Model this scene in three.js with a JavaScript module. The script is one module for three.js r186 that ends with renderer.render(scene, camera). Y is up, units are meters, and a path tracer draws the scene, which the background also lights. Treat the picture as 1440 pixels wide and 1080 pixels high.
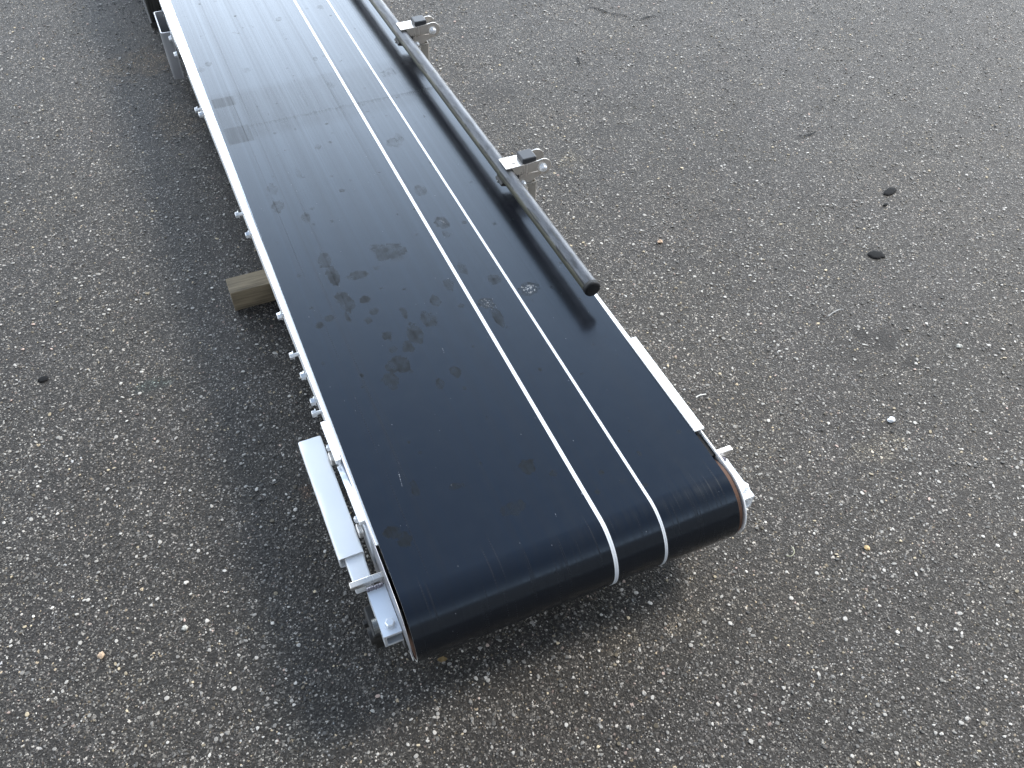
import * as THREE from 'three';
import { RoundedBoxGeometry } from 'three/addons/geometries/RoundedBoxGeometry.js';
import { mergeGeometries } from 'three/addons/utils/BufferGeometryUtils.js';
import { ImprovedNoise } from 'three/addons/math/ImprovedNoise.js';

const H = 0.22;                       // height of the belt's upper face above the asphalt
const scene = new THREE.Scene();

// ---------------------------------------------------------------- camera
const camera = new THREE.PerspectiveCamera(47.817, 4 / 3, 0.05, 400);
camera.position.set(-0.1113, 1.2331 + H, 0.67);
camera.rotation.set(THREE.MathUtils.degToRad(-48.263), THREE.MathUtils.degToRad(-24.264), THREE.MathUtils.degToRad(0.985), 'YXZ');

const renderer = new THREE.WebGLRenderer({ antialias: true });
renderer.setSize(1024, 768);
renderer.toneMapping = THREE.LinearToneMapping;
renderer.toneMappingExposure = 1.32;
renderer.shadowMap.enabled = true;

// ---------------------------------------------------------------- sky and sun (high thin cloud, the sun behind it ahead and to the right)
const sunDir = new THREE.Vector3(Math.sin(1.4) * Math.cos(0.74), Math.sin(0.74), -Math.cos(1.4) * Math.cos(0.74));
const noise = new ImprovedNoise();
const fbm = (x, y, z, o = 4) => { let s = 0, a = 1, n = 0; for (let i = 0; i < o; i++) { s += a * noise.noise(x, y, z); n += a; x *= 2.03; y *= 2.03; z *= 2.03; a *= 0.5; } return s / n; };
const sstep = (a, b, x) => { const t = Math.min(1, Math.max(0, (x - a) / (b - a))); return t * t * (3 - 2 * t); };
{
  const w = 512, h = 256, data = new Float32Array(w * h * 4);
  for (let j = 0; j < h; j++) for (let i = 0; i < w; i++) {
    const el = ((j + 0.5) / h - 0.5) * Math.PI, az = ((i + 0.5) / w - 0.5) * 2 * Math.PI;
    const x = Math.cos(az) * Math.cos(el), y = Math.sin(el), z = Math.sin(az) * Math.cos(el);
    const e = Math.max(0, y);
    const glow = Math.exp((x * 0.55 - z * 0.83 - 1) * 1.1);              // brighter ahead, where the haze is thickest
    const v = 0.5 + 0.8 * fbm(x / (e + 0.35) * 1.3, z / (e + 0.35) * 1.3, 7, 5);
    const hz = 1 - sstep(0.22, 0.95, e + 0.1 * (v - 0.5));           // a bank of bright haze low down, clear blue above
    const bank = Math.pow(hz, 1.7) * (1 - 0.24 * (1 - sstep(0.3, 0.55, e)));
    const low = 1 - sstep(0.03, 0.3, e);                             // paler and warmer close to the ground
    const r = 0.30 + (3.9 + 0.4 * low) * bank, g = 0.43 + (4.3 + 0.0 * low) * bank, b = 0.66 + (4.75 - 0.6 * low) * bank;
    const k = 0.2 + 1.5 * glow;
    const o = (j * w + i) * 4;
    data[o] = r * k; data[o + 1] = g * k; data[o + 2] = b * k; data[o + 3] = 1;
  }
  const sky = new THREE.DataTexture(data, w, h, THREE.RGBAFormat, THREE.FloatType);
  sky.mapping = THREE.EquirectangularReflectionMapping; sky.magFilter = THREE.LinearFilter; sky.minFilter = THREE.LinearFilter; sky.needsUpdate = true;
  scene.background = sky; scene.environment = sky;
}
const sun = new THREE.DirectionalLight(new THREE.Color(1, 0.94, 0.85), 3.4);
sun.position.copy(sunDir).multiplyScalar(8); sun.castShadow = true;
sun.shadow.radius = 34; sun.shadow.mapSize.set(2048, 2048);
Object.assign(sun.shadow.camera, { left: -4, right: 4, top: 4, bottom: -4, near: 0.5, far: 20 });
scene.add(sun);

// ---------------------------------------------------------------- helpers
let seed = 12345;
const rnd = () => { seed |= 0; seed = seed + 0x6D2B79F5 | 0; let t = Math.imul(seed ^ seed >>> 15, 1 | seed); t = t + Math.imul(t ^ t >>> 7, 61 | t) ^ t; return ((t ^ t >>> 14) >>> 0) / 4294967296; };
const range = (a, b) => a + (b - a) * rnd();
const lin = (r, g = r, b = r) => new THREE.Color().setRGB(r, g, b);
const names = {};
function numbered(n) { const k = names[n] = (names[n] ?? -1) + 1; return k ? `${n}_${String(k).padStart(3, '0')}` : n; }
function tag(o, label, category, group) { o.userData.label = label; o.userData.category = category; if (group) o.userData.group = group; return o; }
function mesh(name, geo, mat, parent = scene) {
  const m = new THREE.Mesh(geo, mat); m.name = parent === scene ? numbered(name) : name;
  m.castShadow = m.receiveShadow = true; parent.add(m); return m;
}
function flat(g) { g = g.index ? g.toNonIndexed() : g; for (const k of Object.keys(g.attributes)) if (!['position', 'normal', 'uv'].includes(k)) g.deleteAttribute(k); return g; }
const merge = (...gs) => mergeGeometries(gs.map(flat));
// a box between two corners, edges rounded
function box(x0, x1, y0, y1, z0, z1, r = 0.001, seg = 2) {
  const g = new RoundedBoxGeometry(x1 - x0, y1 - y0, z1 - z0, seg, Math.min(r, (x1 - x0) / 2.01, (y1 - y0) / 2.01, (z1 - z0) / 2.01));
  g.translate((x0 + x1) / 2, (y0 + y1) / 2, (z0 + z1) / 2); return g;
}
// outline in x, y pushed from z0 to z1
function profile(pts, z0, z1, bevel = 0.0004) {
  const g = new THREE.ExtrudeGeometry(new THREE.Shape(pts.map(p => new THREE.Vector2(...p))), { depth: z1 - z0 - 2 * bevel, bevelEnabled: bevel > 0, bevelThickness: bevel, bevelSize: bevel, bevelOffset: -bevel, bevelSegments: 1, curveSegments: 8 });
  g.translate(0, 0, z0 + bevel); return g;
}
// outline in z, y pushed from x0 to x1
function sideProfile(shape, x0, x1, bevel = 0.0004) {
  const g = new THREE.ExtrudeGeometry(shape, { depth: x1 - x0 - 2 * bevel, bevelEnabled: bevel > 0, bevelThickness: bevel, bevelSize: bevel, bevelOffset: -bevel, bevelSegments: 2, curveSegments: 24 });
  g.rotateY(-Math.PI / 2);              // shape x -> z, depth -> -x
  g.translate(x1 - bevel, 0, 0); return g;
}
function tubeBox(x0, x1, y0, y1, z0, z1, wall, r) {      // hollow section along z
  const rr = (s, a, b, c, d, q) => { s.moveTo(a + q, c); s.lineTo(b - q, c); s.quadraticCurveTo(b, c, b, c + q); s.lineTo(b, d - q); s.quadraticCurveTo(b, d, b - q, d); s.lineTo(a + q, d); s.quadraticCurveTo(a, d, a, d - q); s.lineTo(a, c + q); s.quadraticCurveTo(a, c, a + q, c); };
  const s = new THREE.Shape(); rr(s, x0, x1, y0, y1, r);
  const hole = new THREE.Path(); rr(hole, x0 + wall, x1 - wall, y0 + wall, y1 - wall, Math.max(0.0005, r - wall)); s.holes.push(hole);
  const g = new THREE.ExtrudeGeometry(s, { depth: z1 - z0, bevelEnabled: false, curveSegments: 6 }); g.translate(0, 0, z0);
  return g;
}
// hexagon bolt head on a washer, standing on the origin along +y
function hexBolt(r, h, washer = true, stud = 0) {
  const head = new THREE.LatheGeometry([[0, h], [r * 0.8, h], [r, h - r * 0.16], [r, 0], [0, 0]].map(p => new THREE.Vector2(...p)), 6).toNonIndexed(); head.computeVertexNormals();
  head.translate(0, washer ? 0.0018 : 0, 0);
  const gs = [head];
  if (washer) { const w = new THREE.CylinderGeometry(r * 1.22, r * 1.22, 0.0018, 24); w.translate(0, 0.0009, 0); gs.push(w); }
  if (stud) { const s = new THREE.CylinderGeometry(r * 0.5, r * 0.5, stud, 14); s.translate(0, h + stud / 2, 0); gs.push(s); }
  return merge(...gs);
}

// ---------------------------------------------------------------- textures
function dataMap(w, h, fn, srgb) {                      // fn(i, j) -> [r, g, b] in 0..1
  const d = new Uint8Array(w * h * 4);
  for (let j = 0; j < h; j++) for (let i = 0; i < w; i++) {
    const c = fn(i, j), o = (j * w + i) * 4; d[o] = Math.max(0, Math.min(255, c[0] * 255)); d[o + 1] = Math.max(0, Math.min(255, c[1] * 255)); d[o + 2] = Math.max(0, Math.min(255, c[2] * 255)); d[o + 3] = 255;
  }
  return asMap(d, w, h, srgb);
}
function asMap(d, w, h, srgb) {
  const t = new THREE.DataTexture(d, w, h); t.magFilter = THREE.LinearFilter; t.minFilter = THREE.LinearMipmapLinearFilter; t.generateMipmaps = true;
  t.wrapS = t.wrapT = THREE.RepeatWrapping; if (srgb) t.colorSpace = THREE.SRGBColorSpace; t.needsUpdate = true; return t;
}
const toS = v => v <= 0.0031308 ? v * 12.92 : 1.055 * Math.pow(v, 1 / 2.4) - 0.055;

// asphalt: chips of stone of many sizes in dark binder; a patch of TILE metres
const TILE = 1.3;
const asphalt = (() => {
  const N = 2048, px = N / TILE, col = new Float32Array(N * N * 3), hgt = new Float32Array(N * N);
  for (let k = 0; k < N * N; k++) { const q = 0.014 + 0.03 * rnd() * rnd(); col[k * 3] = q * 1.03; col[k * 3 + 1] = q; col[k * 3 + 2] = q * 0.99; hgt[k] = 0.12 + 0.2 * rnd(); }
  const stone = (cx, cy, r, c, top, flatness) => {
    const R = Math.ceil(r * 1.5), a = rnd() * 6.28, el = range(0.62, 1), ca = Math.cos(a), sa = Math.sin(a), k1 = range(0.05, 0.2), k2 = range(0.04, 0.16), p1 = rnd() * 6.28, p2 = rnd() * 6.28, lobes = 3 + Math.floor(rnd() * 3);
    const x0 = Math.round(cx), y0 = Math.round(cy), tx = range(-0.2, 0.2), ty = range(-0.2, 0.2);
    for (let dy = -R; dy <= R; dy++) for (let dx = -R; dx <= R; dx++) {
      const u = (dx * ca + dy * sa) / r, v = (-dx * sa + dy * ca) / (r * el), d = Math.hypot(u, v);
      if (d > 1.45) continue;
      const th = Math.atan2(v, u), lim = 1 + k1 * Math.sin(lobes * th + p1) + k2 * Math.sin((lobes + 2) * th + p2);
      if (d > lim) continue;
      const o = ((y0 + dy + N * 4) % N) * N + (x0 + dx + N * 4) % N, e = d / lim, g = 0.86 + 0.28 * rnd();
      col[o * 3] = c[0] * g; col[o * 3 + 1] = c[1] * g; col[o * 3 + 2] = c[2] * g;
      hgt[o] = top * (1 - flatness * e * e) + 0.05 * (u * tx + v * ty) + 0.06 * rnd();
    }
  };
  const pick = () => {
    const t = rnd();
    let v;
    if (t < 0.5) v = range(0.02, 0.05); else if (t < 0.76) v = range(0.05, 0.12); else if (t < 0.92) v = range(0.12, 0.28); else v = range(0.28, 0.66);
    const w = rnd();
    if (w < 0.06) return [v * 1.18, v * 1.0, v * 0.74];
    if (w < 0.09) return [v * 1.15, v * 0.95, v * 0.88];
    if (w < 0.16) return [v * 0.95, v, v * 1.07];
    return [v * 1.02, v, v * 0.97];
  };
  for (let k = 0; k < 190000; k++) stone(rnd() * N, rnd() * N, range(0.8, 2.1) * px * 0.001, pick(), range(0.2, 0.5), 0.3);
  for (let k = 0; k < 36000; k++) stone(rnd() * N, rnd() * N, (1.4 + 2.6 * rnd() * rnd()) * px * 0.001, pick(), range(0.35, 0.8), 0.35);
  for (let k = 0; k < 70000; k++) stone(rnd() * N, rnd() * N, range(0.5, 1.2) * px * 0.001, pick(), range(0.2, 0.5), 0.3);
  for (let k = 0; k < 40000; k++) stone(rnd() * N, rnd() * N, range(0.6, 2.2) * px * 0.001, [0.012, 0.011, 0.010], range(0.0, 0.08), -0.4);
  const c8 = new Uint8Array(N * N * 4), h8 = new Uint8Array(N * N * 4);
  for (let k = 0; k < N * N; k++) {
    for (let q = 0; q < 3; q++) c8[k * 4 + q] = 255 * Math.min(1, toS(col[k * 3 + q]));
    h8[k * 4] = h8[k * 4 + 1] = h8[k * 4 + 2] = 255 * Math.max(0, Math.min(1, hgt[k])); c8[k * 4 + 3] = h8[k * 4 + 3] = 255;
  }
  return { map: asMap(c8, N, N, true), bump: asMap(h8, N, N) };
})();

// belt: dull black rubber with drag marks along its length, dried splashes and a glued splice
const S0 = -0.36, S1 = 2.85;            // metres along the belt covered by one length of the texture
// dried splashes: across, along (z), half width, half length
const splashes = [
  [.245, -.795, .035, .027], [.226, -.814, .013, .017], [.258, -.775, .013, .02], [.161, -.748, .021, .013], [.114, -.677, .016, .03], [.152, -.664, .012, .012], [.159, -.625, .01, .01], [.254, -.561, .016, .023],
  [.213, -.528, .018, .031], [.192, -.502, .012, .019], [.155, -.465, .021, .024], [.131, -.43, .013, .023], [.162, -.55, .01, .011], [.16, -.506, .009, .009], [.33, -.646, .01, .02], [.285, -.609, .01, .018],
  [.38, -.559, .018, .018], [.387, -.511, .01, .032], [.391, -.847, .014, .029], [.385, -.803, .007, .014], [.48, -.566, .023, .019], [.425, -.624, .013, .016], [.331, -.573, .01, .008], [.215, -.386, .008, .013],
  [.113, -.765, .013, .038], [.108, -.823, .013, .03], [.11, -.984, .011, .018], [.205, -.754, .008, .007], [.046, -.63, .008, .01], [.07, -.641, .01, .01], [.141, -.605, .009, .01], [.376, -.683, .009, .023],
  [.104, -.63, .005, .018], [.253, -.401, .011, .015], [.213, -.6, .006, .015], [.393, -1.202, .02, .02], [.412, -1.218, .008, .023], [.137, -1.164, .006, .021], [.064, -1.121, .012, .024], [.21, -1.254, .008, .012],
  [.127, -1.7, .013, .014], [.28, -1.969, .009, .013], [.139, -1.934, .006, .006], [.32, -1.692, .007, .013], [.489, -1.535, .022, .024], [.417, -1.998, .012, .016], [.034, -1.776, .009, .014], [.011, -1.75, .009, .015],
  [.178, -1.355, .004, .005], [.324, -1.534, .011, .016], [.386, -.979, .012, .024], [.061, -1.047, .014, .023], [.214, -1.054, .007, .007], [.288, -.142, .014, .015], [.231, -.073, .02, .014], [.323, -.112, .008, .008],
  [.46, -.027, .006, .006], [.426, -.05, .005, .005], [.376, -.047, .006, .006], [.028, -.109, .014, .014], [.043, -.088, .012, .016], [.091, -.178, .006, .016], [.155, -.153, .009, .006]];
const rubber = (() => {
  const W = 1024, L = 2048, sx = W / 0.6, sl = L / (S1 - S0);
  const mark = new Float32Array(W * L), dirt = new Float32Array(W * L), chip = new Float32Array(W * L), streak = new Float32Array(W * L);
  // streaks: per column strength, slowly changing along the belt
  const colA = new Float32Array(W), colB = new Float32Array(W);
  for (let i = 0; i < W; i++) { colA[i] = rnd() * 2 - 1; colB[i] = noise.noise(i * 0.06, 3.1, 0.5) + 0.6 * noise.noise(i * 0.22, 9.1, 0.5); }
  for (let j = 0; j < L; j++) for (let i = 0; i < W; i++) {
    const n = noise.noise(i * 0.05, j * 0.0016, 1.7), f = noise.noise(i * 0.17 + 7, j * 0.0009, 4.2), g = noise.noise(i * 0.33, j * 0.0013, 8.8);
    streak[j * W + i] = 0.36 * colB[i] + 0.34 * n + 0.36 * f + 0.34 * g;
    const b = fbm(i * 0.02, j * 0.05, 11, 3);
    dirt[j * W + i] = 0.5 + 0.5 * b;
  }
  // long drawn lines: across at their near end, half width, from z to z, strength
  const drags = [[.055, .0011, -2.85, .05, .9], [.062, .0006, -1.4, -.2, .5], [.083, .0008, -2.85, -.2, .5], [.111, .0009, -2.85, -.66, .65], [.131, .0007, -1.1, .1, .35], [.164, .0006, -2.3, -.2, .4], [.205, .0007, -2.85, .05, -.5], [.262, .0006, -1.6, .05, -.35], [.292, .0028, -1.3, -.3, .3], [.278, .002, -1.2, -.5, .25], [.505, .002, -.9, .0, .22], [.53, .0016, -1.6, -.05, .3], [.14, .003, -2.85, -1.2, .3], [.19, .002, -2.85, -1.3, .3], [.235, .0016, -2.85, -1.45, .35]];
  for (const [x, hw0, z0, z1, s] of drags) { const hw = Math.max(0.0011, hw0); for (let q = -z1; q < -z0; q += 0.0009) {
    const j = Math.floor((q - S0) * sl), c = (x + 0.0012 * noise.noise(q * 3, x * 40, 0)) * sx, fade = 0.55 + 0.6 * noise.noise(q * 5, x * 90, 3);
    if (j < 0 || j >= L) continue;
    for (let i = Math.floor(c - hw * sx - 1); i <= c + hw * sx + 1; i++) if (i >= 0 && i < W) { const d = Math.abs(i - c) / (hw * sx); if (d < 1.2) { const o = j * W + i; streak[o] = Math.max(-1.5, Math.min(1.5, streak[o] + s * Math.max(0.15, fade) * 0.8)); } }
  } }
  const splash = (x, z, hw, hl, strength, ragged = 0.5) => {
    const cx = x * sx, cj = (-z - S0) * sl, R = 1.7, q = rnd() * 50;
    for (let j = Math.floor(cj - hl * sl * R); j <= cj + hl * sl * R; j++) for (let i = Math.floor(cx - hw * sx * R); i <= cx + hw * sx * R; i++) {
      if (i < 0 || i >= W || j < 0 || j >= L) continue;
      const u = (i - cx) / (hw * sx), v = (j - cj) / (hl * sl), X = i / sx, Y = j / sl;
      const d = Math.hypot(u, v) + ragged * (fbm(X * 42 + q, Y * 42, q, 2) * 1.3 + fbm(X * 170, Y * 170 + q, q, 3) * 0.9);
      const m = sstep(1.0, 0.94, d), o = j * W + i;
      const rim = sstep(0.86, 0.97, d) * m;
      mark[o] = Math.max(mark[o], strength * (m * (0.85 + 1.3 * fbm(X * 80, Y * 60, q, 4)) + 0.45 * rim));
    }
  };
  for (const [x, z, a, b] of splashes) splash(x, z, a, b, range(0.55, 1.0) * (z < -1.1 ? 0.6 : 1));
  for (let k = 0; k < 130; k++) splash(range(.02, .58), -range(0.05, 2.2), range(.0015, .0055), range(.0015, .006), range(0.3, 0.9), 0.35);
  // chips of pale dried stuff on two of the splashes and as odd specks
  const flake = (x, z, r) => { const cx = x * sx, cj = (-z - S0) * sl, a = rnd() * 3; for (let j = Math.floor(cj - r * 2 * sl); j <= cj + r * 2 * sl; j++) for (let i = Math.floor(cx - r * 2 * sx); i <= cx + r * 2 * sx; i++) if (i >= 0 && i < W && j >= 0 && j < L) { const u = (i - cx) / sx / r, v = (j - cj) / sl / r, p = u * Math.cos(a) + v * Math.sin(a), s = (-u * Math.sin(a) + v * Math.cos(a)) * 2.4; if (Math.hypot(p, s) < 1 + 0.3 * rnd()) chip[j * W + i] = range(0.4, 1); } };
  for (let k = 0; k < 34; k++) flake(.482 + .02 * (rnd() - rnd()), -.567 + .016 * (rnd() - rnd()), range(.001, .0032));
  for (let k = 0; k < 60; k++) flake(.383 + .018 * (rnd() - rnd()), -.556 + .02 * (rnd() - rnd()), range(.0005, .0012));
  for (let k = 0; k < 14; k++) flake(.391 + .01 * (rnd() - rnd()), -.85 + .02 * (rnd() - rnd()), range(.0005, .0012));
  for (let k = 0; k < 110; k++) flake(range(.02, .58), -range(-.1, 1.3), range(.0004, .0009));
  for (const [x, z, l] of [[.072, -.19, .03], [.35, -.05, .008], [.29, -.03, .006], [.25, -.46, .012]]) for (let q = 0; q < l; q += .0012) flake(x + q * 0.12, z - q, .0006);
  // splice: two dark brushed bands with a hard edge
  for (let j = 0; j < L; j++) { const z = -(j / sl + S0); if (z > -1.2 || z < -1.75) continue;
    for (let i = 0; i < W; i++) {
      const x = i / sx, o = j * W + i, jag = 0.006 * noise.noise(i * 0.03, 2, 5) + 0.004 * (noise.noise(i * 0.4, 7, 5));
      const a = z - (-1.418 + jag), b = z - (-1.526 + jag * 0.5);      // hard edges, rubbed towards the near side
      const rubA = a > 0 ? Math.exp(-a / (0.022 + 0.02 * noise.noise(i * 0.09, 1, 2))) : 0, rubB = b < 0 ? Math.exp(b / (0.035 + 0.03 * noise.noise(i * 0.07, 3, 2))) : 0;
      const g = 0.55 + 0.6 * noise.noise(i * 0.25, j * 0.02, 6);
      mark[o] = Math.max(mark[o], 0.75 * rubA * Math.max(0.1, g + 0.15), 0.4 * rubB * Math.max(0.1, g));
      const box = (x0, x1, z0, z1) => sstep(x0 - .004, x0 + .004, x) * sstep(x1 + .004, x1 - .004, x) * sstep(z0 - .004, z0 + .003, z) * sstep(z1 + .003, z1 - .004, z);
      if (z > -1.62 && z < -1.33) mark[o] = Math.max(mark[o], 0.34 * sstep(-1.62, -1.57, z) * sstep(-1.33, -1.38, z) * (0.35 + 0.9 * g) * (1 - 0.5 * x / 0.6));
      mark[o] = Math.max(mark[o], (0.8 * box(.004, .064, -1.58, -1.53) + 0.7 * box(.008, .072, -1.425, -1.345) + 0.25 * box(.3, .345, -1.6, -1.44)) * (0.6 + 0.5 * g));
    } }
  for (let k = 0; k < 190; k++) {
    const x = rnd(), i0 = Math.floor(x * W), q0 = -0.17 + 0.12 * rnd(), q1 = q0 + range(0.03, 0.12), a = range(0.3, 1) * (rnd() < 0.5 ? 1 : -0.7), w = rnd() < 0.4 ? 4 : 2;
    for (let q = q0; q < q1; q += 0.0012) { const j = Math.floor((q - S0) * sl); for (let d = 0; d < w; d++) { const o = j * W + Math.min(W - 1, i0 + d); const e = a * Math.sin(Math.PI * (q - q0) / (q1 - q0)); streak[o] = Math.max(-1.6, Math.min(1.8, streak[o] + e)); if (e > 0) chip[o] = Math.max(chip[o], 0.014 * e); } }
  }
  const c8 = new Uint8Array(W * L * 4), r8 = new Uint8Array(W * L * 4), s8 = new Uint8Array(W * L * 4);
  for (let k = 0; k < W * L; k++) {
    const m = Math.min(1, mark[k]), s = streak[k], ch = chip[k], d = dirt[k];
    const base = [0.0045 + 0.0016 * s + 0.001 * d, 0.0054 + 0.0016 * s + 0.001 * d, 0.008 + 0.0016 * s + 0.0008 * d], grime = [0.0085, 0.0092, 0.0088];
    for (let q = 0; q < 3; q++) { let v = base[q] + (grime[q] - base[q]) * 0.75 * m; v = Math.max(0.004, v); v += ch * (0.35 - v) * 0.8; c8[k * 4 + q] = 255 * toS(v); }
    s8[k * 4] = s8[k * 4 + 1] = s8[k * 4 + 2] = s8[k * 4 + 3] = 255 * Math.max(0.1, Math.min(1, 0.84 - 0.28 * s - 0.58 * m));
    const ro = 0.2 + 0.085 * s + 0.05 * (d - 0.5) + 0.16 * m + 0.3 * ch;
    r8[k * 4] = r8[k * 4 + 1] = r8[k * 4 + 2] = 255 * Math.max(0.12, Math.min(1, ro)); c8[k * 4 + 3] = r8[k * 4 + 3] = 255;
  }
  const map = asMap(c8, W, L, true), rough = asMap(r8, W, L), spec = asMap(s8, W, L);
  for (const t of [map, rough, spec]) { t.wrapT = THREE.MirroredRepeatWrapping; t.wrapS = THREE.ClampToEdgeWrapping; }
  return { map, rough, spec };
})();

// worn metal: smudges and fine scratches
const smudge = dataMap(512, 512, (i, j) => {
  const t = 6.2831853 / 512, a = Math.cos(i * t), b = Math.sin(i * t), c = Math.cos(j * t), d = Math.sin(j * t);
  const n = 0.5 + 0.5 * fbm(a * 2 + c * 1.3, b * 2 + d * 1.3, c * 2 - a, 5), s = 0.5 + 0.5 * noise.noise(i * 0.6, j * 0.02, 2);
  const v = 0.34 + 0.5 * n * n + 0.12 * (s - 0.5); return [v, v, v];
});
const pipeSkin = dataMap(256, 1024, (i, j) => {          // galvanised pipe with olive grime blotches
  const a = i / 256 * 6.2831853, x = Math.cos(a) * 1.2, y = Math.sin(a) * 1.2, z = j * 0.02;
  const n = 0.5 + 0.9 * fbm(x * 1.4, y * 1.4, z, 5), sp = 0.5 + 0.5 * noise.noise(x * 9, y * 9, z * 6);
  const side = sstep(0.52, 0.42, Math.abs(((i / 256 - 0.79 + 1.5) % 1) - 0.5) * 4 + 0.25 * (n - 0.5)), k = Math.max(sstep(0.7, 0.9, n) * 0.6, side), line = sstep(0.035, 0.015, Math.abs(i / 256 - 0.665 - 0.02 * (n - 0.5))) * sstep(0.3, 0.5, n), g = (0.062 + 0.045 * sp) * (1 - 0.4 * sstep(0.5, 0.75, n)) * (1 - 0.75 * line);
  const c = [g * (1 - k) + k * 0.085, g * 1.04 * (1 - k) + k * 0.083, g * 1.12 * (1 - k) + k * 0.06];
  return c.map(toS);
}, true);
const woodSkin = (() => dataMap(512, 256, (i, j) => {     // weathered softwood
  const w = 10 * fbm(i * 0.006, j * 0.02, 4, 3), g = 0.5 + 0.5 * Math.sin((j * 0.16 + w)), f = noise.noise(i * 0.03, j * 0.6, 2), b = 0.5 + 0.5 * fbm(i * 0.012, j * 0.018, 9, 4), fine = rnd();
  const v = 0.16 + 0.04 * g + 0.06 * f + 0.3 * (b - 0.5) + 0.06 * (fine - 0.5), dark = sstep(0.62, 0.8, b) * 0.3;
  return [v * 1.0 * (1 - dark), v * 0.8 * (1 - dark), v * 0.52 * (1 - dark)].map(toS);
}, true))();
const rustSkin = dataMap(256, 256, (i, j) => { const t = 6.2831853 / 256, n = 0.5 + 0.8 * fbm(Math.cos(i * t) * 2, Math.sin(i * t) * 2, Math.sin(j * t) * 2 + Math.cos(j * t), 5), k = Math.max(0, Math.min(1, n)); return [0.055 + 0.075 * k, 0.028 + 0.032 * k, 0.017 + 0.014 * k].map(toS); }, true);

// ---------------------------------------------------------------- materials
const std = o => new THREE.MeshStandardMaterial(o);
const M = {
  asphalt: new THREE.MeshPhysicalMaterial({ map: asphalt.map, bumpMap: asphalt.bump, bumpScale: 0.0022, roughness: 0.72, specularIntensity: 0.8, specularColor: lin(1, 0.95, 0.89), color: lin(0.83, 0.775, 0.70), vertexColors: true }),
  stone: std({ color: lin(0.74, 0.71, 0.67), roughness: 0.75 }),
  rubber: new THREE.MeshPhysicalMaterial({ map: rubber.map, roughnessMap: rubber.rough, roughness: 1, ior: 1.58, specularColor: lin(0.72, 0.86, 1.0), specularIntensityMap: rubber.spec }),
  stripe: std({ color: lin(0.64, 0.66, 0.68), roughness: 0.42 }),
  ply: std({ color: lin(0.55, 0.54, 0.50), roughness: 0.7 }),
  zinc: std({ color: lin(0.88, 0.88, 0.87), metalness: 0.12, roughness: 0.85, roughnessMap: smudge }),
  plate: std({ color: lin(0.80, 0.83, 0.86), metalness: 0.45, roughness: 0.75, roughnessMap: smudge }),
  bolt: std({ color: lin(0.82, 0.83, 0.84), metalness: 0.7, roughness: 0.35 }),
  stainless: std({ color: lin(0.60, 0.56, 0.51), metalness: 0.7, roughness: 0.62, roughnessMap: smudge }),
  pipe: new THREE.MeshPhysicalMaterial({ map: pipeSkin, metalness: 0.45, roughness: 0.9, roughnessMap: smudge, specularIntensity: 0.5 }),
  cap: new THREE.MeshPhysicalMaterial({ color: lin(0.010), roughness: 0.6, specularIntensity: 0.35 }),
  pad: std({ color: lin(0.02, 0.022, 0.026), roughness: 0.5 }),
  rust: std({ map: rustSkin, roughness: 0.75, metalness: 0.1 }),
  dark: std({ color: lin(0.035, 0.033, 0.03), roughness: 0.6, metalness: 0.2 }),
  grey: std({ color: lin(0.16, 0.16, 0.15), roughness: 0.6, metalness: 0.3, roughnessMap: smudge }),
  weld: std({ color: lin(0.22, 0.21, 0.24), roughness: 0.45, metalness: 0.6 }),
  dull: std({ color: lin(0.33, 0.33, 0.34), metalness: 0.4, roughness: 0.75, roughnessMap: smudge }),
  post: std({ color: lin(0.30, 0.28, 0.25), metalness: 0.5, roughness: 0.7, roughnessMap: smudge }),
  bed: std({ color: lin(0.3), roughness: 0.6, metalness: 0.5 }),
  wood: std({ map: woodSkin, bumpMap: woodSkin, bumpScale: 0.0008, roughness: 0.9 }),
  tar: new THREE.MeshPhysicalMaterial({ color: lin(0.009), roughness: 0.8, specularIntensity: 0.25 }),
  crack: std({ color: lin(0.006), roughness: 1 }),
};

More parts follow.
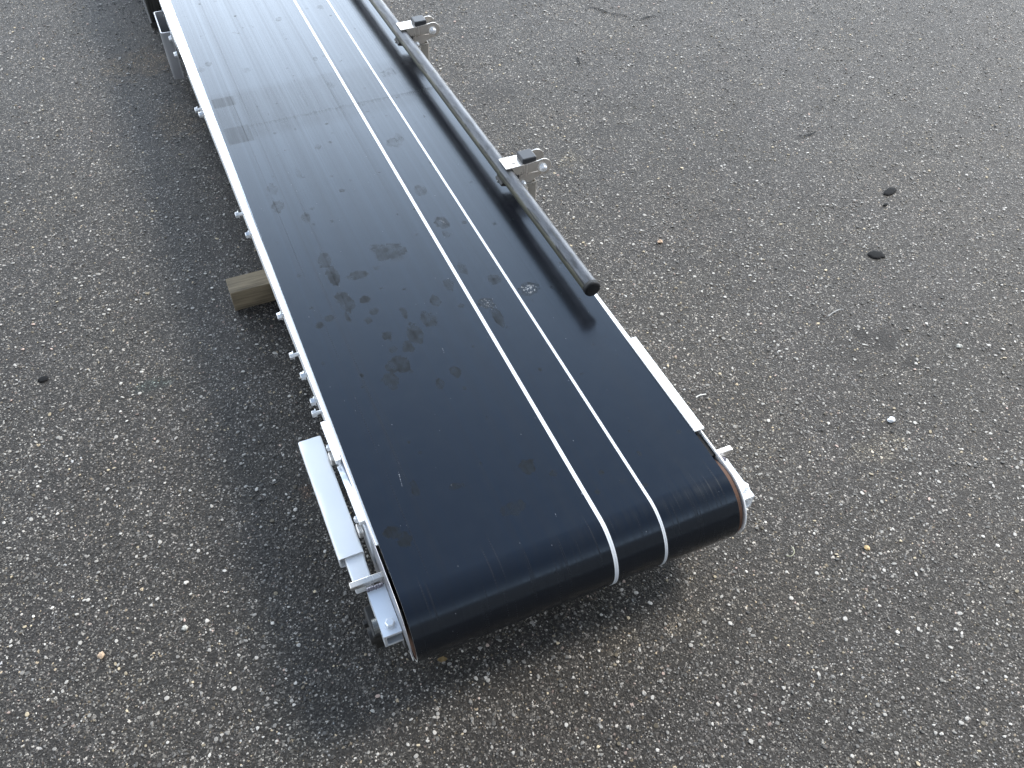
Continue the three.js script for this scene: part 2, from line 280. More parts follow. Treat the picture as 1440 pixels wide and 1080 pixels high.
// ================================================================ the ground
{
  const axis = (lo, hi, step, far) => { const a = []; for (let v = lo; v <= hi + 1e-6; v += step) a.push(v); let s = step; while (a[a.length - 1] < far) { s *= 1.35; a.push(a[a.length - 1] + s); } s = step; while (a[0] > -far) { s *= 1.35; a.unshift(a[0] - s); } return a; };
  const X = axis(-0.95, 3.3, 0.011, 150), Z = axis(-3.3, 0.8, 0.011, 150), nx = X.length, nz = Z.length;
  const pos = new Float32Array(nx * nz * 3), uv = new Float32Array(nx * nz * 2), col = new Float32Array(nx * nz * 3), idx = [];
  // stained or dusty spots: x, z, half sizes, colour factor
  const spots = [[1.256, -.327, .034, .026, .2, .2, .2], [1.292, -.299, .034, .034, .25, .25, .25], [1.302, -.211, .026, .024, .15, .15, .15], [1.062, -.043, .06, .034, 1.4, 1.36, 1.22], [1.20, -.29, .05, .05, .75, .75, .75], [1.122, -1.334, .1, .03, .62, .62, .62], [.86, -1.66, .07, .05, .66, .64, .62], [-.328, -.821, .045, .02, .8, 1.0, 1.02], [-.075, -.408, .012, .018, 1.3, .95, .75], [-.15, -2.3, .12, .1, 1.25, 1.05, .8], [-.1, -1.9, .06, .1, 1.15, 1, .8], [.93, -1.25, .04, .04, 1.3, 1.25, 1.1], [1.8, -1.0, .1, .06, 1.15, 1.14, 1.1], [.48, .14, .05, .02, 1.35, 1.3, 1.2], [.35, .13, .03, .02, 1.3, 1.25, 1.15]];
  for (let j = 0, k = 0; j < nz; j++) for (let i = 0; i < nx; i++, k++) {
    const x = X[i], z = Z[j], near = x > -1.5 && x < 4 && z > -4 && z < 1.5;
    pos[k * 3] = x; pos[k * 3 + 1] = near ? 0.0016 * fbm(x * 6, 1, z * 6, 3) - 0.001 : -0.001; pos[k * 3 + 2] = z;
    uv[k * 2] = x / TILE; uv[k * 2 + 1] = -z / TILE;
    let f = 0.8 + 0.28 * fbm(x * 1.3, 5, z * 1.3, 4) + 0.34 * fbm(x * 9, 2, z * 9, 4) + 0.1 * (rnd() - 0.5), r = f * 1.0, g = f, b = f * (1 + 0.05 * fbm(x * 4, 8, z * 4, 2));
    const w = 0.12 * Math.max(0, fbm(x * 3.1, 21, z * 3.1, 3)); r *= 1 + w * 0.6; b *= 1 - w * 0.9;
    if (near) for (const [sx, sz, a, c, R, G, B] of spots) { const d = Math.hypot((x - sx) / a, (z - sz) / c) + 1.1 * fbm(x * 28, sx, z * 28, 3); const m = sstep(1.15, 0.75, d); if (m > 0) { r *= 1 + (R - 1) * m; g *= 1 + (G - 1) * m; b *= 1 + (B - 1) * m; } }
    col[k * 3] = r; col[k * 3 + 1] = g; col[k * 3 + 2] = b;
    if (i < nx - 1 && j < nz - 1) idx.push(k, k + nx, k + 1, k + 1, k + nx, k + nx + 1);
  }
  const g = new THREE.BufferGeometry(); g.setAttribute('position', new THREE.BufferAttribute(pos, 3)); g.setAttribute('uv', new THREE.BufferAttribute(uv, 2)); g.setAttribute('color', new THREE.BufferAttribute(col, 3)); g.setIndex(idx); g.computeVertexNormals();
  const ground = mesh('ground', g, M.asphalt); ground.userData.kind = 'structure'; ground.castShadow = false;
  ground.userData.label = 'worn grey asphalt yard with pale stone chips';
  // the larger chips of stone that stand a little proud
  const dummy = new THREE.Object3D(), c = new THREE.Color();
  for (let v = 0; v < 4; v++) {
    const s = new THREE.IcosahedronGeometry(1, v % 2), p = s.attributes.position, off = rnd() * 40;
    for (let i = 0; i < p.count; i++) { const q = new THREE.Vector3().fromBufferAttribute(p, i), k = 1 + 0.55 * noise.noise(q.x * 1.3 + off, q.y * 1.3, q.z * 1.3); p.setXYZ(i, q.x * k, Math.max(-0.4, Math.min(0.55, q.y * k)), q.z * k); }
    s.computeVertexNormals();
    const n = 20000, im = new THREE.InstancedMesh(s, M.stone, n); im.name = 'stone_chips'; im.userData.kind = 'stuff'; im.castShadow = im.receiveShadow = true;
    for (let i = 0; i < n; i++) {
      const r = 0.0011 + 0.0034 * Math.pow(rnd(), 2.9), el = range(0.45, 1);
      dummy.position.set(range(-0.9, 3.2), range(-0.0012, 0.0002), range(-3.2, 0.75)); dummy.rotation.set(range(-.25, .25), rnd() * 6.28, range(-.25, .25)); dummy.scale.set(r, r * range(0.35, 0.6), r * el); dummy.updateMatrix(); im.setMatrixAt(i, dummy.matrix);
      const t = rnd(); let q = t < 0.34 ? range(0.06, 0.14) : t < 0.72 ? range(0.14, 0.36) : range(0.36, 0.68); const h = rnd();
      if (h < 0.1) c.setRGB(q * 1.1, q * 0.95, q * 0.68); else if (h < 0.13) c.setRGB(q * 1.1, q * 0.85, q * 0.75);  else c.setRGB(q * 1.02, q, q * 0.95);
      im.setColorAt(i, c);
    }
    ground.add(im);
  }
  // short open cracks
  const crack = pts => {
    const cv = new THREE.CatmullRomCurve3(pts.map(([x, z]) => new THREE.Vector3(x, 0, z))), n = 60, P = [], I = [];
    for (let i = 0; i <= n; i++) { const t = i / n, p = cv.getPoint(t), d = cv.getTangent(t), w = 0.0035 * Math.sin(Math.PI * t) * (0.4 + rnd()), jx = 0.003 * (rnd() - .5); P.push(p.x - d.z * w + jx, 0.0022, p.z + d.x * w, p.x + d.z * w + jx, 0.0022, p.z - d.x * w); if (i < n) I.push(2 * i, 2 * i + 2, 2 * i + 1, 2 * i + 1, 2 * i + 2, 2 * i + 3); }
    const q = new THREE.BufferGeometry(); q.setAttribute('position', new THREE.Float32BufferAttribute(P, 3)); q.setIndex(I); q.computeVertexNormals(); mesh('crack', q, M.crack, ground);
  };
  crack([[1.40, -2.104], [1.439, -2.095], [1.469, -2.039], [1.502, -2.008], [1.532, -1.972]]);
  crack([[1.52, -1.955], [1.56, -1.95], [1.60, -1.955], [1.63, -1.94]]);
  crack([[1.225, -1.804], [1.207, -1.753], [1.208, -1.733]]);
  crack([[1.61, -1.1], [1.66, -1.09], [1.70, -1.10]]);
}

// ================================================================ an unseen block added at the photographer's back, outside the picture: it keeps the low sky off everything that faces this way
{
  const b = new THREE.Group(); b.name = numbered('added_building'); b.position.set(1.0, 0, 9.4); scene.add(b);
  tag(b, 'long plain unseen block added behind the camera to hold back low sky', 'added_building');
  mesh('wall', box(-9, 9, 0.4, 3.3, -4, 4, 0.01, 1), std({ color: lin(0.14, 0.128, 0.115), roughness: 0.9 }), b);
  mesh('plinth', box(-9.04, 9.04, -0.05, 0.4, -4.04, 4.04, 0.01, 1), std({ color: lin(0.16, 0.155, 0.15), roughness: 0.9 }), b);
  mesh('roof_edge', box(-9.2, 9.2, 3.3, 3.5, -4.2, 4.2, 0.02, 1), std({ color: lin(0.2), roughness: 0.6 }), b);
}

// ================================================================ the conveyor
const conv = new THREE.Group(); conv.name = numbered('belt_conveyor'); scene.add(conv);
tag(conv, 'long black flat belt conveyor with silver frame and two white stripes', 'conveyor');
const SKEW = 0.0127;                    // the belt runs a little askew on its frame
const part = (name, geo, mat, parent = conv) => { const m = mesh(name, geo, mat, parent); if (parent === conv) { m.position.y = H; } return m; };
const fpart = (name, geo, mat) => { const m = part(name, geo, mat); m.rotation.y = SKEW; return m; };
const R = 0.077, TH = 0.003, ZF = -4.1;  // roller with belt, belt thickness, far roller
// loop of the belt seen from the side, at radius R - inset: [y, z, ny, nz, s]
function loop(inset, from = 0, to = 1e9) {
  const p = [], r = R - inset;
  for (let i = 0; i <= 24; i++) { const z = ZF + (0 - ZF) * (i / 24); p.push([-2 * R + inset, z, -1, 0, -(Math.PI * R) + z]); }
  for (let i = 1; i < 48; i++) { const a = -Math.PI / 2 + Math.PI * i / 48; p.push([-R + r * Math.sin(a), r * Math.cos(a), Math.sin(a), Math.cos(a), -(Math.PI / 2 - a) * R]); }
  for (let i = 0; i <= 60; i++) { const z = ZF * (i / 60); p.push([-inset, z, 1, 0, -z]); }
  for (let i = 1; i < 24; i++) { const a = Math.PI / 2 + Math.PI * i / 24; p.push([-R + r * Math.sin(a), ZF + r * Math.cos(a), Math.sin(a), Math.cos(a), -ZF + (a - Math.PI / 2) * R]); }
  p.push([...p[0]]); p[p.length - 1][4] = -ZF + Math.PI * R; return p;
}
function band(x0, x1, inset, flip = false) {
  const L = loop(inset), P = [], N = [], U = [], I = [];
  L.forEach(([y, z, ny, nz, s], k) => { for (const x of [x0, x1]) { P.push(x, y, z); N.push(0, flip ? -ny : ny, flip ? -nz : nz); U.push(x / 0.6, (s - S0) / (S1 - S0)); } if (k) { const a = 2 * k - 2; flip ? I.push(a, a + 2, a + 1, a + 1, a + 2, a + 3) : I.push(a, a + 1, a + 2, a + 1, a + 3, a + 2); } });
  const g = new THREE.BufferGeometry(); g.setAttribute('position', new THREE.Float32BufferAttribute(P, 3)); g.setAttribute('normal', new THREE.Float32BufferAttribute(N, 3)); g.setAttribute('uv', new THREE.Float32BufferAttribute(U, 2)); g.setIndex(I);
  // one turn of the triangles so that faces agree with the normals
  const p = g.attributes.position, a = new THREE.Vector3(), b = new THREE.Vector3(), c = new THREE.Vector3(); const ix = g.index.array;
  a.fromBufferAttribute(p, ix[0]); b.fromBufferAttribute(p, ix[1]); c.fromBufferAttribute(p, ix[2]); b.sub(a); c.sub(a); b.cross(c);
  if (b.y * N[ix[0] * 3 + 1] < 0) for (let i = 0; i < ix.length; i += 3) { const t = ix[i]; ix[i] = ix[i + 1]; ix[i + 1] = t; }
  return g;
}
function rim(x, i0, i1, side) {          // the cut edge of a band between two insets
  const A = loop(i0), B = loop(i1), P = [], N = [], U = [], I = [];
  A.forEach((q, k) => { P.push(x, q[0], q[1], x, B[k][0], B[k][1]); N.push(side, 0, 0, side, 0, 0); U.push(0, q[4], 0.01, q[4]); if (k) { const a = 2 * k - 2; side > 0 ? I.push(a, a + 1, a + 2, a + 1, a + 3, a + 2) : I.push(a, a + 2, a + 1, a + 1, a + 2, a + 3); } });
  const g = new THREE.BufferGeometry(); g.setAttribute('position', new THREE.Float32BufferAttribute(P, 3)); g.setAttribute('normal', new THREE.Float32BufferAttribute(N, 3)); g.setAttribute('uv', new THREE.Float32BufferAttribute(U, 2)); g.setIndex(I); return g;
}
const belt = part('belt', merge(band(0, 0.6, 0), band(0, 0.6, TH, true)), M.rubber);
mesh('ply_edge', rim(0.6, 0.0004, TH - 0.0003, 1), M.ply, belt); mesh('ply_edge', rim(0, 0.0004, TH - 0.0003, -1), M.ply, belt);
for (const [x, w, label] of [[0.3557, 0.0036, 'wider white stripe along the belt'], [0.4517, 0.0027, 'narrower white stripe along the belt']]) {
  const s = mesh('stripe', merge(band(x - w, x - 0.00025, -0.0006), band(x + 0.00025, x + w, -0.0006), band(x - 0.00025, x + 0.00025, -0.0002), rim(x - w, -0.0006, 0.0002, -1), rim(x + w, -0.0006, 0.0002, 1)), M.stripe, belt); s.userData.label = label;
}
// rollers
{
  const r = new THREE.CylinderGeometry(R - TH - 0.0002, R - TH - 0.0002, 0.606, 64); r.rotateZ(Math.PI / 2); r.translate(0.305, -R, 0);
  const drum = part('roller', r, M.rust);
  const sh = new THREE.CylinderGeometry(0.0125, 0.0125, 0.70, 24); sh.rotateZ(Math.PI / 2); sh.translate(0.302, -R, 0); mesh('shaft', sh, M.grey, drum);
  const r2 = r.clone(); r2.translate(0, 0, ZF); part('roller', r2, M.rust);
}
fpart('slider_bed', box(0.0115, 0.575, -0.009, -0.0050, ZF + 0.1, -0.1, 0.001), M.plate);
part('gap_shade_strip', box(0.6012, 0.6124, -0.022, -0.0065, -0.0912, -0.040, 0.0015), M.cap);  // black strip added in the open gap, standing in for its shade
// side rails folded from sheet, in two lengths, joined far along
function rail(side, z0, z1) {           // side -1 left, 1 right
  const xo = side < 0 ? -0.0036 : 0.6155, s = -side, t = 0.003, fl = side < 0 ? 0.0145 : 0.03, top = -0.0034, bot = -0.163;
  const w = xo + s * 0.0105, pts = [[w, bot], [w, top - t], [xo, top - t], [xo, top], [xo + s * fl, top], [xo + s * fl, top - t], [w + s * t, top - t], [w + s * t, bot + t], [w + s * 0.04, bot + t], [w + s * 0.04, bot]];
  return profile(side < 0 ? pts.reverse() : pts, z0, z1, 0.0006);
}
const ZJ = -2.085;
fpart('side_rail', rail(-1, ZJ + 0.0006, -0.098), M.zinc); fpart('side_rail', rail(-1, ZF, ZJ - 0.0006), M.zinc);
fpart('side_rail', rail(1, ZJ + 0.0006, -0.0935), M.zinc); fpart('side_rail', rail(1, ZF, ZJ - 0.0006), M.zinc);
// flat cover strip over the near end of the right rail
{ const c = part('cover_strip', box(0.6012, 0.6212, -0.0006, 0.0028, -0.3475, -0.0915, 0.0008), M.zinc); c.rotation.y = 0.006; }
// end plates that follow the roller
function endPlate(x0, x1, end) {
  const s = new THREE.Shape(), c = -R, r = 0.0755; s.moveTo(-0.30, -0.0015); s.lineTo(0, -0.0015); s.absarc(0, c, r, Math.PI / 2, end, true); s.lineTo(0.02, -R + r * Math.sin(end) - 0.004); s.lineTo(0.02, -0.15); s.lineTo(-0.30, -0.15); s.closePath();
  return sideProfile(s, x0, x1, 0.0006);
}
{ part('end_plate', endPlate(-0.0074, -0.0058, 0.05), M.dull);
  part('end_plate', endPlate(0.6128, 0.6156, -0.42), M.zinc); }
part('scraper_tip', box(-0.0052, -0.0034, -0.112, -0.088, 0.050, 0.064, 0.0006), M.zinc);

// ---- left: hinged guard blocks along the rail
fpart('guard_block', profile([[-0.0148, -0.012], [-0.0148, -0.001], [-0.0046, -0.001], [-0.0046, -0.012]].reverse(), -0.385, -0.2885, 0.0008), M.zinc);
fpart('guard_block', profile([[-0.0148, -0.012], [-0.0148, -0.001], [-0.0046, -0.001], [-0.0046, -0.012]].reverse(), -0.2245, -0.15, 0.0008), M.zinc);
{ // bent bright strip showing in the gap between the blocks and past the second
  const s = new THREE.Shape(); const n = 24, up = [], dn = [];
  for (let i = 0; i <= n; i++) { const t = i / n, z = -0.288 + t * 0.063, y = -0.008 - 0.006 * Math.pow(2 * t - 1, 2) * Math.sign(0.5 - t) - 0.004; up.push([z, y]); dn.unshift([z, y - 0.003]); }
  s.setFromPoints([...up, ...dn].map(p => new THREE.Vector2(...p))); fpart('spring_strip', sideProfile(s, -0.0144, -0.0046, 0.0004), M.plate);
}
{ // flange plate the guard is screwed to, tapering off at its near end
  const s = new THREE.Shape(); s.setFromPoints([[-0.39, -0.09], [-0.39, -0.0125], [-0.148, -0.0125], [-0.125, -0.03], [-0.118, -0.09]].map(p => new THREE.Vector2(...p)));
  fpart('guard_flange', sideProfile(s, -0.0078, -0.0045, 0.0005), M.plate);
}
// ---- left: take-up tensioner
const tens = part('tensioner_tube', tubeBox(-0.0655, -0.0215, -0.088, -0.060, -0.404, -0.131, 0.0018, 0.005), M.zinc); tens.rotation.y = 0.004;
part('tensioner_arm', box(-0.0560, -0.0240, -0.085, -0.066, -0.39, -0.0700, 0.003, 3), M.zinc);
{
  const s = new THREE.Shape(), a = 0.004; s.moveTo(-0.064 + a, -0.050); s.lineTo(-0.004, -0.050); s.lineTo(-0.004, -0.045); s.quadraticCurveTo(-0.005, -0.040, -0.010, -0.040); s.lineTo(-0.064 + a, -0.040); s.quadraticCurveTo(-0.064, -0.040, -0.064, -0.0425); s.lineTo(-0.064, -0.0475); s.quadraticCurveTo(-0.064, -0.050, -0.064 + a, -0.050);
  const g = new THREE.ExtrudeGeometry(s, { depth: 0.009, bevelEnabled: true, bevelThickness: 0.001, bevelSize: 0.001, bevelOffset: -0.001, bevelSegments: 2 }); g.translate(0, 0, -0.0695);
  part('tension_lug', g, M.stainless);
}
function weldBead(x0, x1, y, z, r) { const pts = []; for (let i = 0; i <= 14; i++) pts.push(new THREE.Vector3(x0 + (x1 - x0) * i / 14, y + 0.0006 * Math.sin(i * 2.7), z + 0.0005 * Math.sin(i * 1.9))); const g = new THREE.TubeGeometry(new THREE.CatmullRomCurve3(pts), 70, r, 8), p = g.attributes.position; for (let i = 0; i < p.count; i++) { const k = Math.sin(p.getX(i) * 1500) * 0.0004; p.setY(i, p.getY(i) + k); p.setZ(i, p.getZ(i) + k); } g.computeVertexNormals(); return g; }
part('weld_bead', weldBead(-0.039, -0.011, -0.0605, -0.0575, 0.0042), M.weld);
{ // take-up bracket: channel lying open to the front, bolted on top
  const s = new THREE.Shape(); s.setFromPoints([[-0.0395, -0.094], [-0.0395, -0.060], [-0.0085, -0.060], [-0.0085, -0.066], [-0.0345, -0.066], [-0.0345, -0.089], [-0.0085, -0.089], [-0.0085, -0.094]].reverse().map(p => new THREE.Vector2(...p)));
  const g = new THREE.ExtrudeGeometry(s, { depth: 0.0905, bevelEnabled: true, bevelThickness: 0.0006, bevelSize: 0.0006, bevelOffset: -0.0006, bevelSegments: 1 }); g.translate(0, 0, -0.058);
  const br = part('take_up_bracket', g, M.plate);
  const b = mesh('bolt', hexBolt(0.0082, 0.0065), M.bolt, br); b.position.set(-0.0225, -0.06, 0.0145); b.rotation.y = 0.3;
  part('bearing_block', box(-0.0335, -0.0100, -0.0885, -0.0665, -0.045, 0.022, 0.004), M.dark);
  const hub = new THREE.CylinderGeometry(0.015, 0.015, 0.024, 32); hub.rotateZ(Math.PI / 2); hub.translate(-0.045, -0.128, -0.012);
  part('bearing_hub', hub, M.dark);
  const lp = part('lower_bracket', box(-0.052, -0.012, -0.16, -0.112, -0.060, 0.000, 0.004), M.dark);
  const b2 = mesh('bolt', hexBolt(0.0075, 0.006), M.dark, lp); b2.rotation.z = Math.PI / 2; b2.position.set(-0.052, -0.135, -0.04);
}
// ---- right: take-up tensioner, mostly behind the plate
{
  const s = new THREE.Shape(); s.moveTo(0.618, -0.042); s.lineTo(0.660, -0.042); s.quadraticCurveTo(0.664, -0.042, 0.664, -0.039); s.lineTo(0.664, -0.036); s.quadraticCurveTo(0.664, -0.030, 0.658, -0.030); s.lineTo(0.618, -0.030); s.closePath();
  const g = new THREE.ExtrudeGeometry(s, { depth: 0.009, bevelEnabled: true, bevelThickness: 0.001, bevelSize: 0.001, bevelOffset: -0.001, bevelSegments: 2 }); g.translate(0, 0, -0.0615); part('tension_lug', g, M.stainless);
  part('weld_bead', weldBead(0.624, 0.648, -0.0495, -0.0495, 0.0045), M.weld);
  const s2 = new THREE.Shape(); s2.setFromPoints([[0.6175, -0.050], [0.6515, -0.050], [0.6515, -0.084], [0.6175, -0.084], [0.6175, -0.079], [0.6465, -0.079], [0.6465, -0.055], [0.6175, -0.055]].reverse().map(p => new THREE.Vector2(...p)));
  const g2 = new THREE.ExtrudeGeometry(s2, { depth: 0.0895, bevelEnabled: true, bevelThickness: 0.0006, bevelSize: 0.0006, bevelOffset: -0.0006, bevelSegments: 1 }); g2.translate(0, 0, -0.049);
  const br = part('take_up_bracket', g2, M.plate);
  const b = mesh('bolt', hexBolt(0.0082, 0.0085), M.bolt, br); b.position.set(0.6425, -0.05, 0.0195); b.rotation.y = 0.5;
  part('tensioner_arm', box(0.620, 0.645, -0.105, -0.062, -0.30, -0.0625, 0.003), M.zinc);
}
// ---- bolts along the left rail
const boltGeo = hexBolt(0.0078, 0.0075);
for (const [x, y, z] of [[-0.0128, -0.03, -0.464], [-0.0128, -0.03, -0.537], [-0.0128, -0.03, -0.721], [-0.0164, -0.03, -1.014], [-0.0235, -0.03, -1.571], [-0.0098, -0.1, -0.495], [-0.012, -0.1, -0.669], [-0.019, -0.1, -1.196], [-0.026, -0.1, -1.724]]) {
  const b = part('bolt', boltGeo, M.bolt); b.rotation.set(rnd() * 0.9, 0, 0); b.rotation.order = 'ZXY'; b.rotation.set(0, rnd() * 1.0, Math.PI / 2); b.rotation.order = 'ZYX'; b.position.set(-0.0068 + SKEW * z, H + y, z);
  const sk = new THREE.CylinderGeometry(0.0042, 0.0042, 0.022, 14); sk.translate(0, -0.0105, 0); mesh('shank', sk, M.bolt, b);
}
for (const z of [-0.352, -0.183]) {     // the guard's screws, with their nut ends hanging below
  const s = part('bolt', hexBolt(0.0072, 0.0075, true, 0.003), M.bolt); s.rotation.z = Math.PI / 2; s.position.set(-0.0079 + SKEW * z, H - 0.040, z);
  const n = part('screw_clip', merge(box(-0.022, -0.0118, -0.062, -0.045, z + 0.004, z + 0.026, 0.003)), M.stainless); n.position.x = SKEW * z + 0.003;
}
// ---- far left: hat channel for the missing rail holder, and a support leg
function hat(x0, xw, z0, z1, y0, y1, t, s) {           // x0 side of the rail, xw outer web, upright
  const pts = [[z0 - 0.014, x0], [z0 - 0.014, x0 + s * t], [z0 - t * 1.0, x0 + s * t], [z0 - t * 0.3, x0 + s * t * 1.6], [z0, xw - s * 0.004], [z0 + 0.004, xw], [z1 - 0.004, xw], [z1, xw - s * 0.004], [z1 + t * 0.3, x0 + s * t * 1.6], [z1 + t, x0 + s * t], [z1 + 0.014, x0 + s * t], [z1 + 0.014, x0], [z1 - t * 0.6, x0], [z1 - t, xw - s * (t + 0.003)], [z1 - t - 0.003, xw - s * t], [z0 + t + 0.003, xw - s * t], [z0 + t, xw - s * (t + 0.003)], [z0 + t * 0.6, x0]];
  // drawn in (x, -z) so that the push along +z turns upright
  const sh = new THREE.Shape(pts.map(([z, x]) => new THREE.Vector2(x, -z))); const g = new THREE.ExtrudeGeometry(sh, { depth: y1 - y0, bevelEnabled: false }); g.rotateX(-Math.PI / 2); g.translate(0, y0, 0); return g;
}
{
  const c = part('mounting_channel', hat(-0.0305, -0.0605, -2.205, -2.055, -0.170, -0.020, 0.0028, -1), M.dull);
  for (const [y, z] of [[-0.03, -2.045], [-0.055, -1.99]]) { const b = mesh('bolt', boltGeo, M.bolt, c); b.rotation.z = Math.PI / 2; b.position.set(-0.0335, y - 0.004, z + 0.003); }
  const b = mesh('bolt', boltGeo, M.bolt, c); b.rotation.z = Math.PI / 2; b.position.set(-0.0333, -0.035, -2.212);
  const leg = part('support_leg', profile([[-0.032, -0.20], [-0.032, 0.0], [-0.0705, 0.0], [-0.0705, -0.20]], -2.92, -2.545, 0.002), M.dark);
  for (const [x, w] of [[-0.066, 0.006], [-0.056, 0.004], [-0.046, 0.006]]) mesh('rib', box(x - w / 2, x + w / 2, -0.198, -0.002, -2.546, -2.540, 0.001), M.dark, leg);
  const f = mesh('foot_plate', box(-0.075, -0.028, -0.2185, -0.2005, -2.93, -2.535, 0.001), M.dark, leg);
  const lb = mesh('bolt', hexBolt(0.009, 0.009, true, 0.006), M.bolt, leg); lb.rotation.z = Math.PI / 2; lb.position.set(-0.0705, -0.098, -2.56);
}
// ---- right: guide rail and the clamps that hold it
{
  const r = 0.0168, len = 3.6, g = new THREE.CylinderGeometry(r, r, len, 40, 1, true); g.rotateX(Math.PI / 2); const u = g.attributes.uv; for (let i = 0; i < u.count; i++) u.setXY(i, u.getX(i), u.getY(i) * 3.5); g.translate(0, 0, -0.474 - len / 2);
  const pipe = part('guide_pipe', g, M.pipe); pipe.rotation.y = 0.0095; pipe.position.set(0.5805, H + 0.05, 0);
  const cp = new THREE.LatheGeometry([[0, 0.0125], [0.0125, 0.0125], [0.0165, 0.0112], [0.0178, 0.0085], [0.0178, 0], [0, 0]].map(p => new THREE.Vector2(...p)), 40); cp.rotateX(Math.PI / 2); cp.translate(0, 0, -0.474);
  const cap = mesh('end_cap', cp, M.cap, pipe); cap.userData.label = 'black plastic cap closing the pipe';
  function clamp(zc) {
    const xp = 0.5805 + 0.0095 * zc, dx = xp - 0.572, o = [dx, 0, zc];
    const at = g => g.translate(...o);
    // folded cover: top and two cheeks with rounded outer ends
    const top = box(0.567, 0.613, 0.0685, 0.072, -0.0225, 0.0225, 0.0008);
    const cheek = z0 => { const s = new THREE.Shape(); s.moveTo(0.582, 0.0685); s.lineTo(0.652, 0.0745); s.absarc(0.6605, 0.0535, 0.0225, Math.PI * 0.55, -Math.PI * 0.45, true); s.lineTo(0.648, 0.0465); s.lineTo(0.596, 0.0475); s.quadraticCurveTo(0.588, 0.054, 0.582, 0.0685); const q = new THREE.ExtrudeGeometry(s, { depth: 0.0022, bevelEnabled: true, bevelThickness: 0.0004, bevelSize: 0.0004, bevelOffset: -0.0004, bevelSegments: 1, curveSegments: 16 }); q.translate(0, 0, z0); return q; };
    const cover = part('clamp_cover', at(merge(top, cheek(0.0195), cheek(-0.0225))), M.stainless);
    mesh('rubber_pad', at(box(0.6105, 0.6460, 0.058, 0.0845, -0.0185, 0.0185, 0.003, 3)), M.pad, cover);
    const rv = new THREE.CylinderGeometry(0.0068, 0.0072, 0.0014, 24); rv.translate(0.5945, 0.0727, 0.002); mesh('rivet', at(rv), M.stainless, cover);
    const bolt = mesh('pivot_bolt', hexBolt(0.0088, 0.0075, true, 0.003), M.bolt, cover); bolt.rotation.x = Math.PI / 2; bolt.position.set(0.6605 + dx, 0.0535, zc + 0.0222);
    // lower jaw, narrower, inside the cheeks
    const jaw = z0 => { const s = new THREE.Shape(); s.setFromPoints([[0.602, 0.0435], [0.646, 0.0425], [0.668, 0.040], [0.660, 0.032], [0.650, 0.028], [0.612, 0.008], [0.604, 0.008]].map(p => new THREE.Vector2(...p))); const q = new THREE.ExtrudeGeometry(s, { depth: 0.0022, bevelEnabled: true, bevelThickness: 0.0003, bevelSize: 0.0003, bevelOffset: -0.0003, bevelSegments: 1 }); q.translate(0, 0, z0); return q; };
    const lower = part('clamp_jaw', at(merge(jaw(0.0160), jaw(-0.0182), box(0.604, 0.6065, 0.0085, 0.040, -0.0165, 0.0165, 0.0006))), M.stainless);
    const jb = mesh('bolt', hexBolt(0.0065, 0.006), M.bolt, lower); jb.rotation.x = Math.PI / 2; jb.position.set(0.612 + dx, 0.019, zc + 0.0182);
    // saddle under the pipe
    const sd = new THREE.Shape(); sd.moveTo(0.603, 0.0485); sd.lineTo(0.6005, 0.026); sd.lineTo(0.570, 0.021); sd.lineTo(0.557, 0.0245); sd.lineTo(0.556, 0.029); sd.lineTo(0.560, 0.032); sd.absarc(0.5722, 0.05, 0.0174, -Math.PI * 0.72, -Math.PI * 0.02, false); sd.closePath();
    const sg = new THREE.ExtrudeGeometry(sd, { depth: 0.034, bevelEnabled: true, bevelThickness: 0.0008, bevelSize: 0.0008, bevelOffset: -0.0008, bevelSegments: 1 }); sg.translate(0, 0, -0.017);
    const saddle = part('pipe_saddle', at(sg), M.dark);
    const nb = mesh('screw_head', new THREE.SphereGeometry(0.0035, 16, 8), M.grey, saddle); nb.position.set(0.5565 + dx, 0.0275, zc);
    // channel down the side of the frame
    part('mounting_channel', at(hat(0.6165, 0.6475, -0.0235, 0.0235, -0.165, 0.018, 0.0025, 1)), M.post);
    const nut = part('bolt', boltGeo, M.bolt); nut.rotation.z = -Math.PI / 2; nut.position.set(0.6195 + dx, H - 0.03, zc + 0.033);
  }
  clamp(-0.910); clamp(-1.645); clamp(-2.38);
}

// ================================================================ timber under the frame
{
  const g = box(-0.26, 0.26, 0, 0.057, -0.0285, 0.0285, 0.0018), beam = new THREE.Group(); beam.name = numbered('timber_block'); beam.position.set(0.16, 0, -1.017); scene.add(beam);
  tag(beam, 'short square weathered timber block on the asphalt under the conveyor frame', 'timber');
  mesh('block', g, M.wood, beam);
}

// ================================================================ small things on the asphalt
function puddle(r1, r2, h, ragged, sd) {               // flattened lump with an uneven outline
  const n = 40, P = [0, h, 0], I = [];
  for (let k = 1; k <= 3; k++) for (let i = 0; i < n; i++) { const a = i / n * 6.2831853, q = 1 + ragged * fbm(Math.cos(a) * 2.0 + sd, Math.sin(a) * 2.0, sd, 3), f = [0, 0.6, 0.9, 1][k]; P.push(Math.cos(a) * r1 * q * f, [0, h * 0.95, h * 0.7, -0.002][k], Math.sin(a) * r2 * q * f); }
  for (let i = 0; i < n; i++) { const j = (i + 1) % n; I.push(0, 1 + j, 1 + i); for (let k = 0; k < 2; k++) { const a = 1 + k * n + i, b = 1 + k * n + j; I.push(a, b, a + n, b, b + n, a + n); } }
  const g = new THREE.BufferGeometry(); g.setAttribute('position', new THREE.Float32BufferAttribute(P, 3)); g.setIndex(I); g.computeVertexNormals(); return g;
}
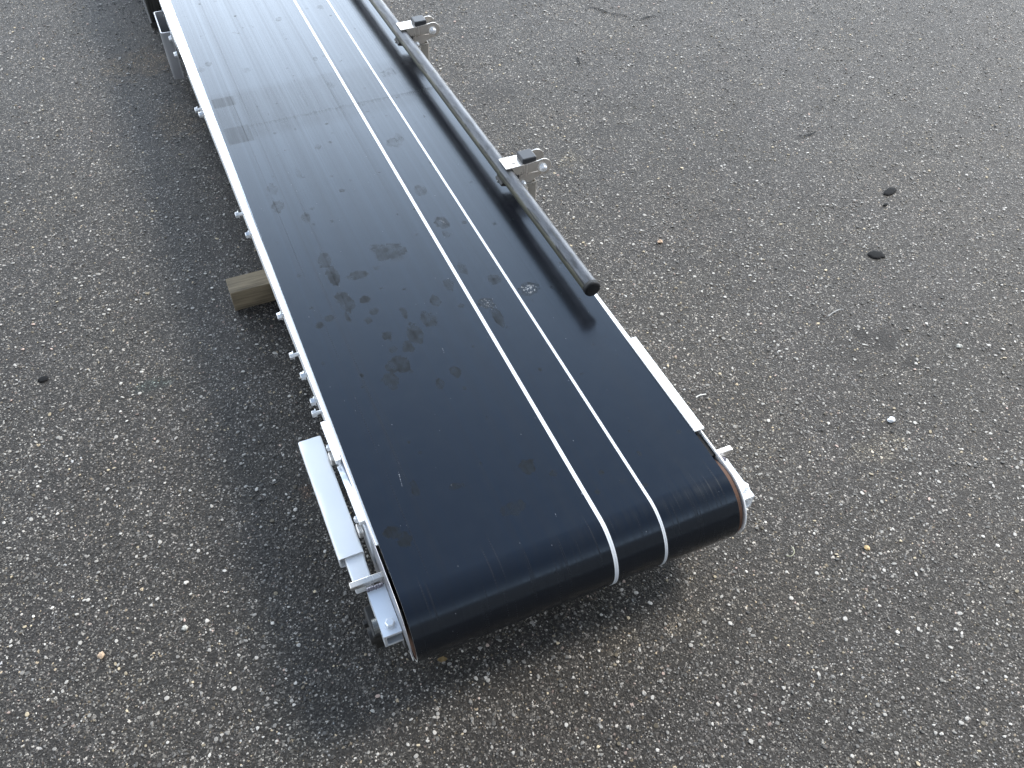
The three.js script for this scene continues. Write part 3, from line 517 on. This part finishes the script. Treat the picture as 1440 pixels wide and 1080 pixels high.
for (const [x, z, a, b, t, s, label] of [
  [1.697, -0.764, 0.027, 0.013, 0.35, 1.3, 'long black gum spot, farther of the two big spots right of the conveyor'],
  [1.479, -0.555, 0.023, 0.017, -0.5, 4.4, 'oval black gum spot, nearer of the two big spots right of the conveyor'],
  [1.644, -0.719, 0.010, 0.005, 0.3, 7.7, 'tiny black gum spot just below the long black spot'],
  [-0.540, -0.934, 0.012, 0.010, 0.2, 9.1, 'round black gum spot alone on asphalt left of the conveyor']]) {
  const m = mesh('gum_spot', puddle(a, b, 0.0022, 0.3, s), M.tar); m.position.set(x, 0, z); m.rotation.y = t; tag(m, label, 'gum spot', 'gum spots on the asphalt');
}
function pebble(x, z, r, c, label, sy = 0.6) {
  const g = new THREE.IcosahedronGeometry(1, 2), p = g.attributes.position, off = rnd() * 50;
  for (let i = 0; i < p.count; i++) { const q = new THREE.Vector3().fromBufferAttribute(p, i), k = (1 + 0.5 * noise.noise(q.x * 1.2 + off, q.y * 1.2, q.z * 1.2)) * r; p.setXYZ(i, q.x * k, q.y * k * sy, q.z * k * 0.85); }
  g.computeVertexNormals(); const m = mesh('pebble', g, std({ color: lin(...c), roughness: 0.7 })); m.position.set(x, r * sy * 0.45, z); m.rotation.y = rnd() * 6; tag(m, label, 'pebble', 'loose pebbles on the asphalt'); return m;
}
pebble(-0.493, -0.208, 0.0068, [0.42, 0.31, 0.21], 'tan pebble on asphalt left of the tensioner tube, largest one there');
pebble(-0.351, -0.203, 0.0056, [0.36, 0.35, 0.31], 'pale grey pebble between the tan pebble and the tensioner');
pebble(1.141, -0.092, 0.0082, [0.66, 0.67, 0.68], 'white pebble above the dusty patch right of the roller');
pebble(0.982, -0.820, 0.0066, [0.52, 0.36, 0.24], 'orange pebble beyond the capped end of the guide pipe');
pebble(0.883, 0.146, 0.0055, [0.52, 0.37, 0.18], 'yellow tan pebble near the lower right, below the dry straw curl');
pebble(1.440, -0.209, 0.0066, [0.5, 0.48, 0.42], 'cream pebble right of the dark stain at the right side');
function stalk(pts, r, c, name, label, category) {
  const g = new THREE.TubeGeometry(new THREE.CatmullRomCurve3(pts.map(p => new THREE.Vector3(...p))), 30, r, 6); const m = mesh(name, g, std({ color: lin(...c), roughness: 0.7 })); tag(m, label, category); return m;
}
stalk([[0.781, 0.0025, -0.314], [0.792, 0.003, -0.3155], [0.807, 0.002, -0.3135]], 0.0014, [0.7, 0.68, 0.62], 'dry_stalk', 'short straight white stalk right of the cover strip', 'stalk');
stalk([[0.729, 0.002, 0.099], [0.736, 0.004, 0.104], [0.744, 0.006, 0.101], [0.749, 0.005, 0.092], [0.7495, 0.003, 0.087]], 0.0008, [0.42, 0.41, 0.28], 'dry_straw', 'thin curled yellow straw right of the roller', 'straw');
stalk([[1.216, 0.002, -0.413], [1.236, 0.004, -0.418], [1.258, 0.0025, -0.421], [1.266, 0.002, -0.418]], 0.0011, [0.38, 0.37, 0.35], 'dry_stalk', 'long thin pale stalk right of the guide pipe end', 'stalk');
{
  const g = new THREE.PlaneGeometry(0.017, 0.010, 10, 6), p = g.attributes.position; for (let i = 0; i < p.count; i++) { const x = p.getX(i) / 0.0085, y = p.getY(i) / 0.005; p.setXYZ(i, p.getX(i), p.getY(i) * (1 - 0.75 * x * x) + 0.0005 * Math.sin(x * 9), 0.0016 + 0.0012 * y * y + 0.0008 * Math.sin(x * 5)); }
  g.rotateX(-Math.PI / 2); g.computeVertexNormals(); const m = mesh('leaf_scrap', g, std({ color: lin(0.16, 0.105, 0.04), roughness: 0.8, side: THREE.DoubleSide })); m.position.set(0.051, 0.0008, 0.034); m.rotation.y = -0.3; tag(m, 'small dry brown leaf scrap below the left end of the roller', 'leaf');
}

renderer.render(scene, camera);
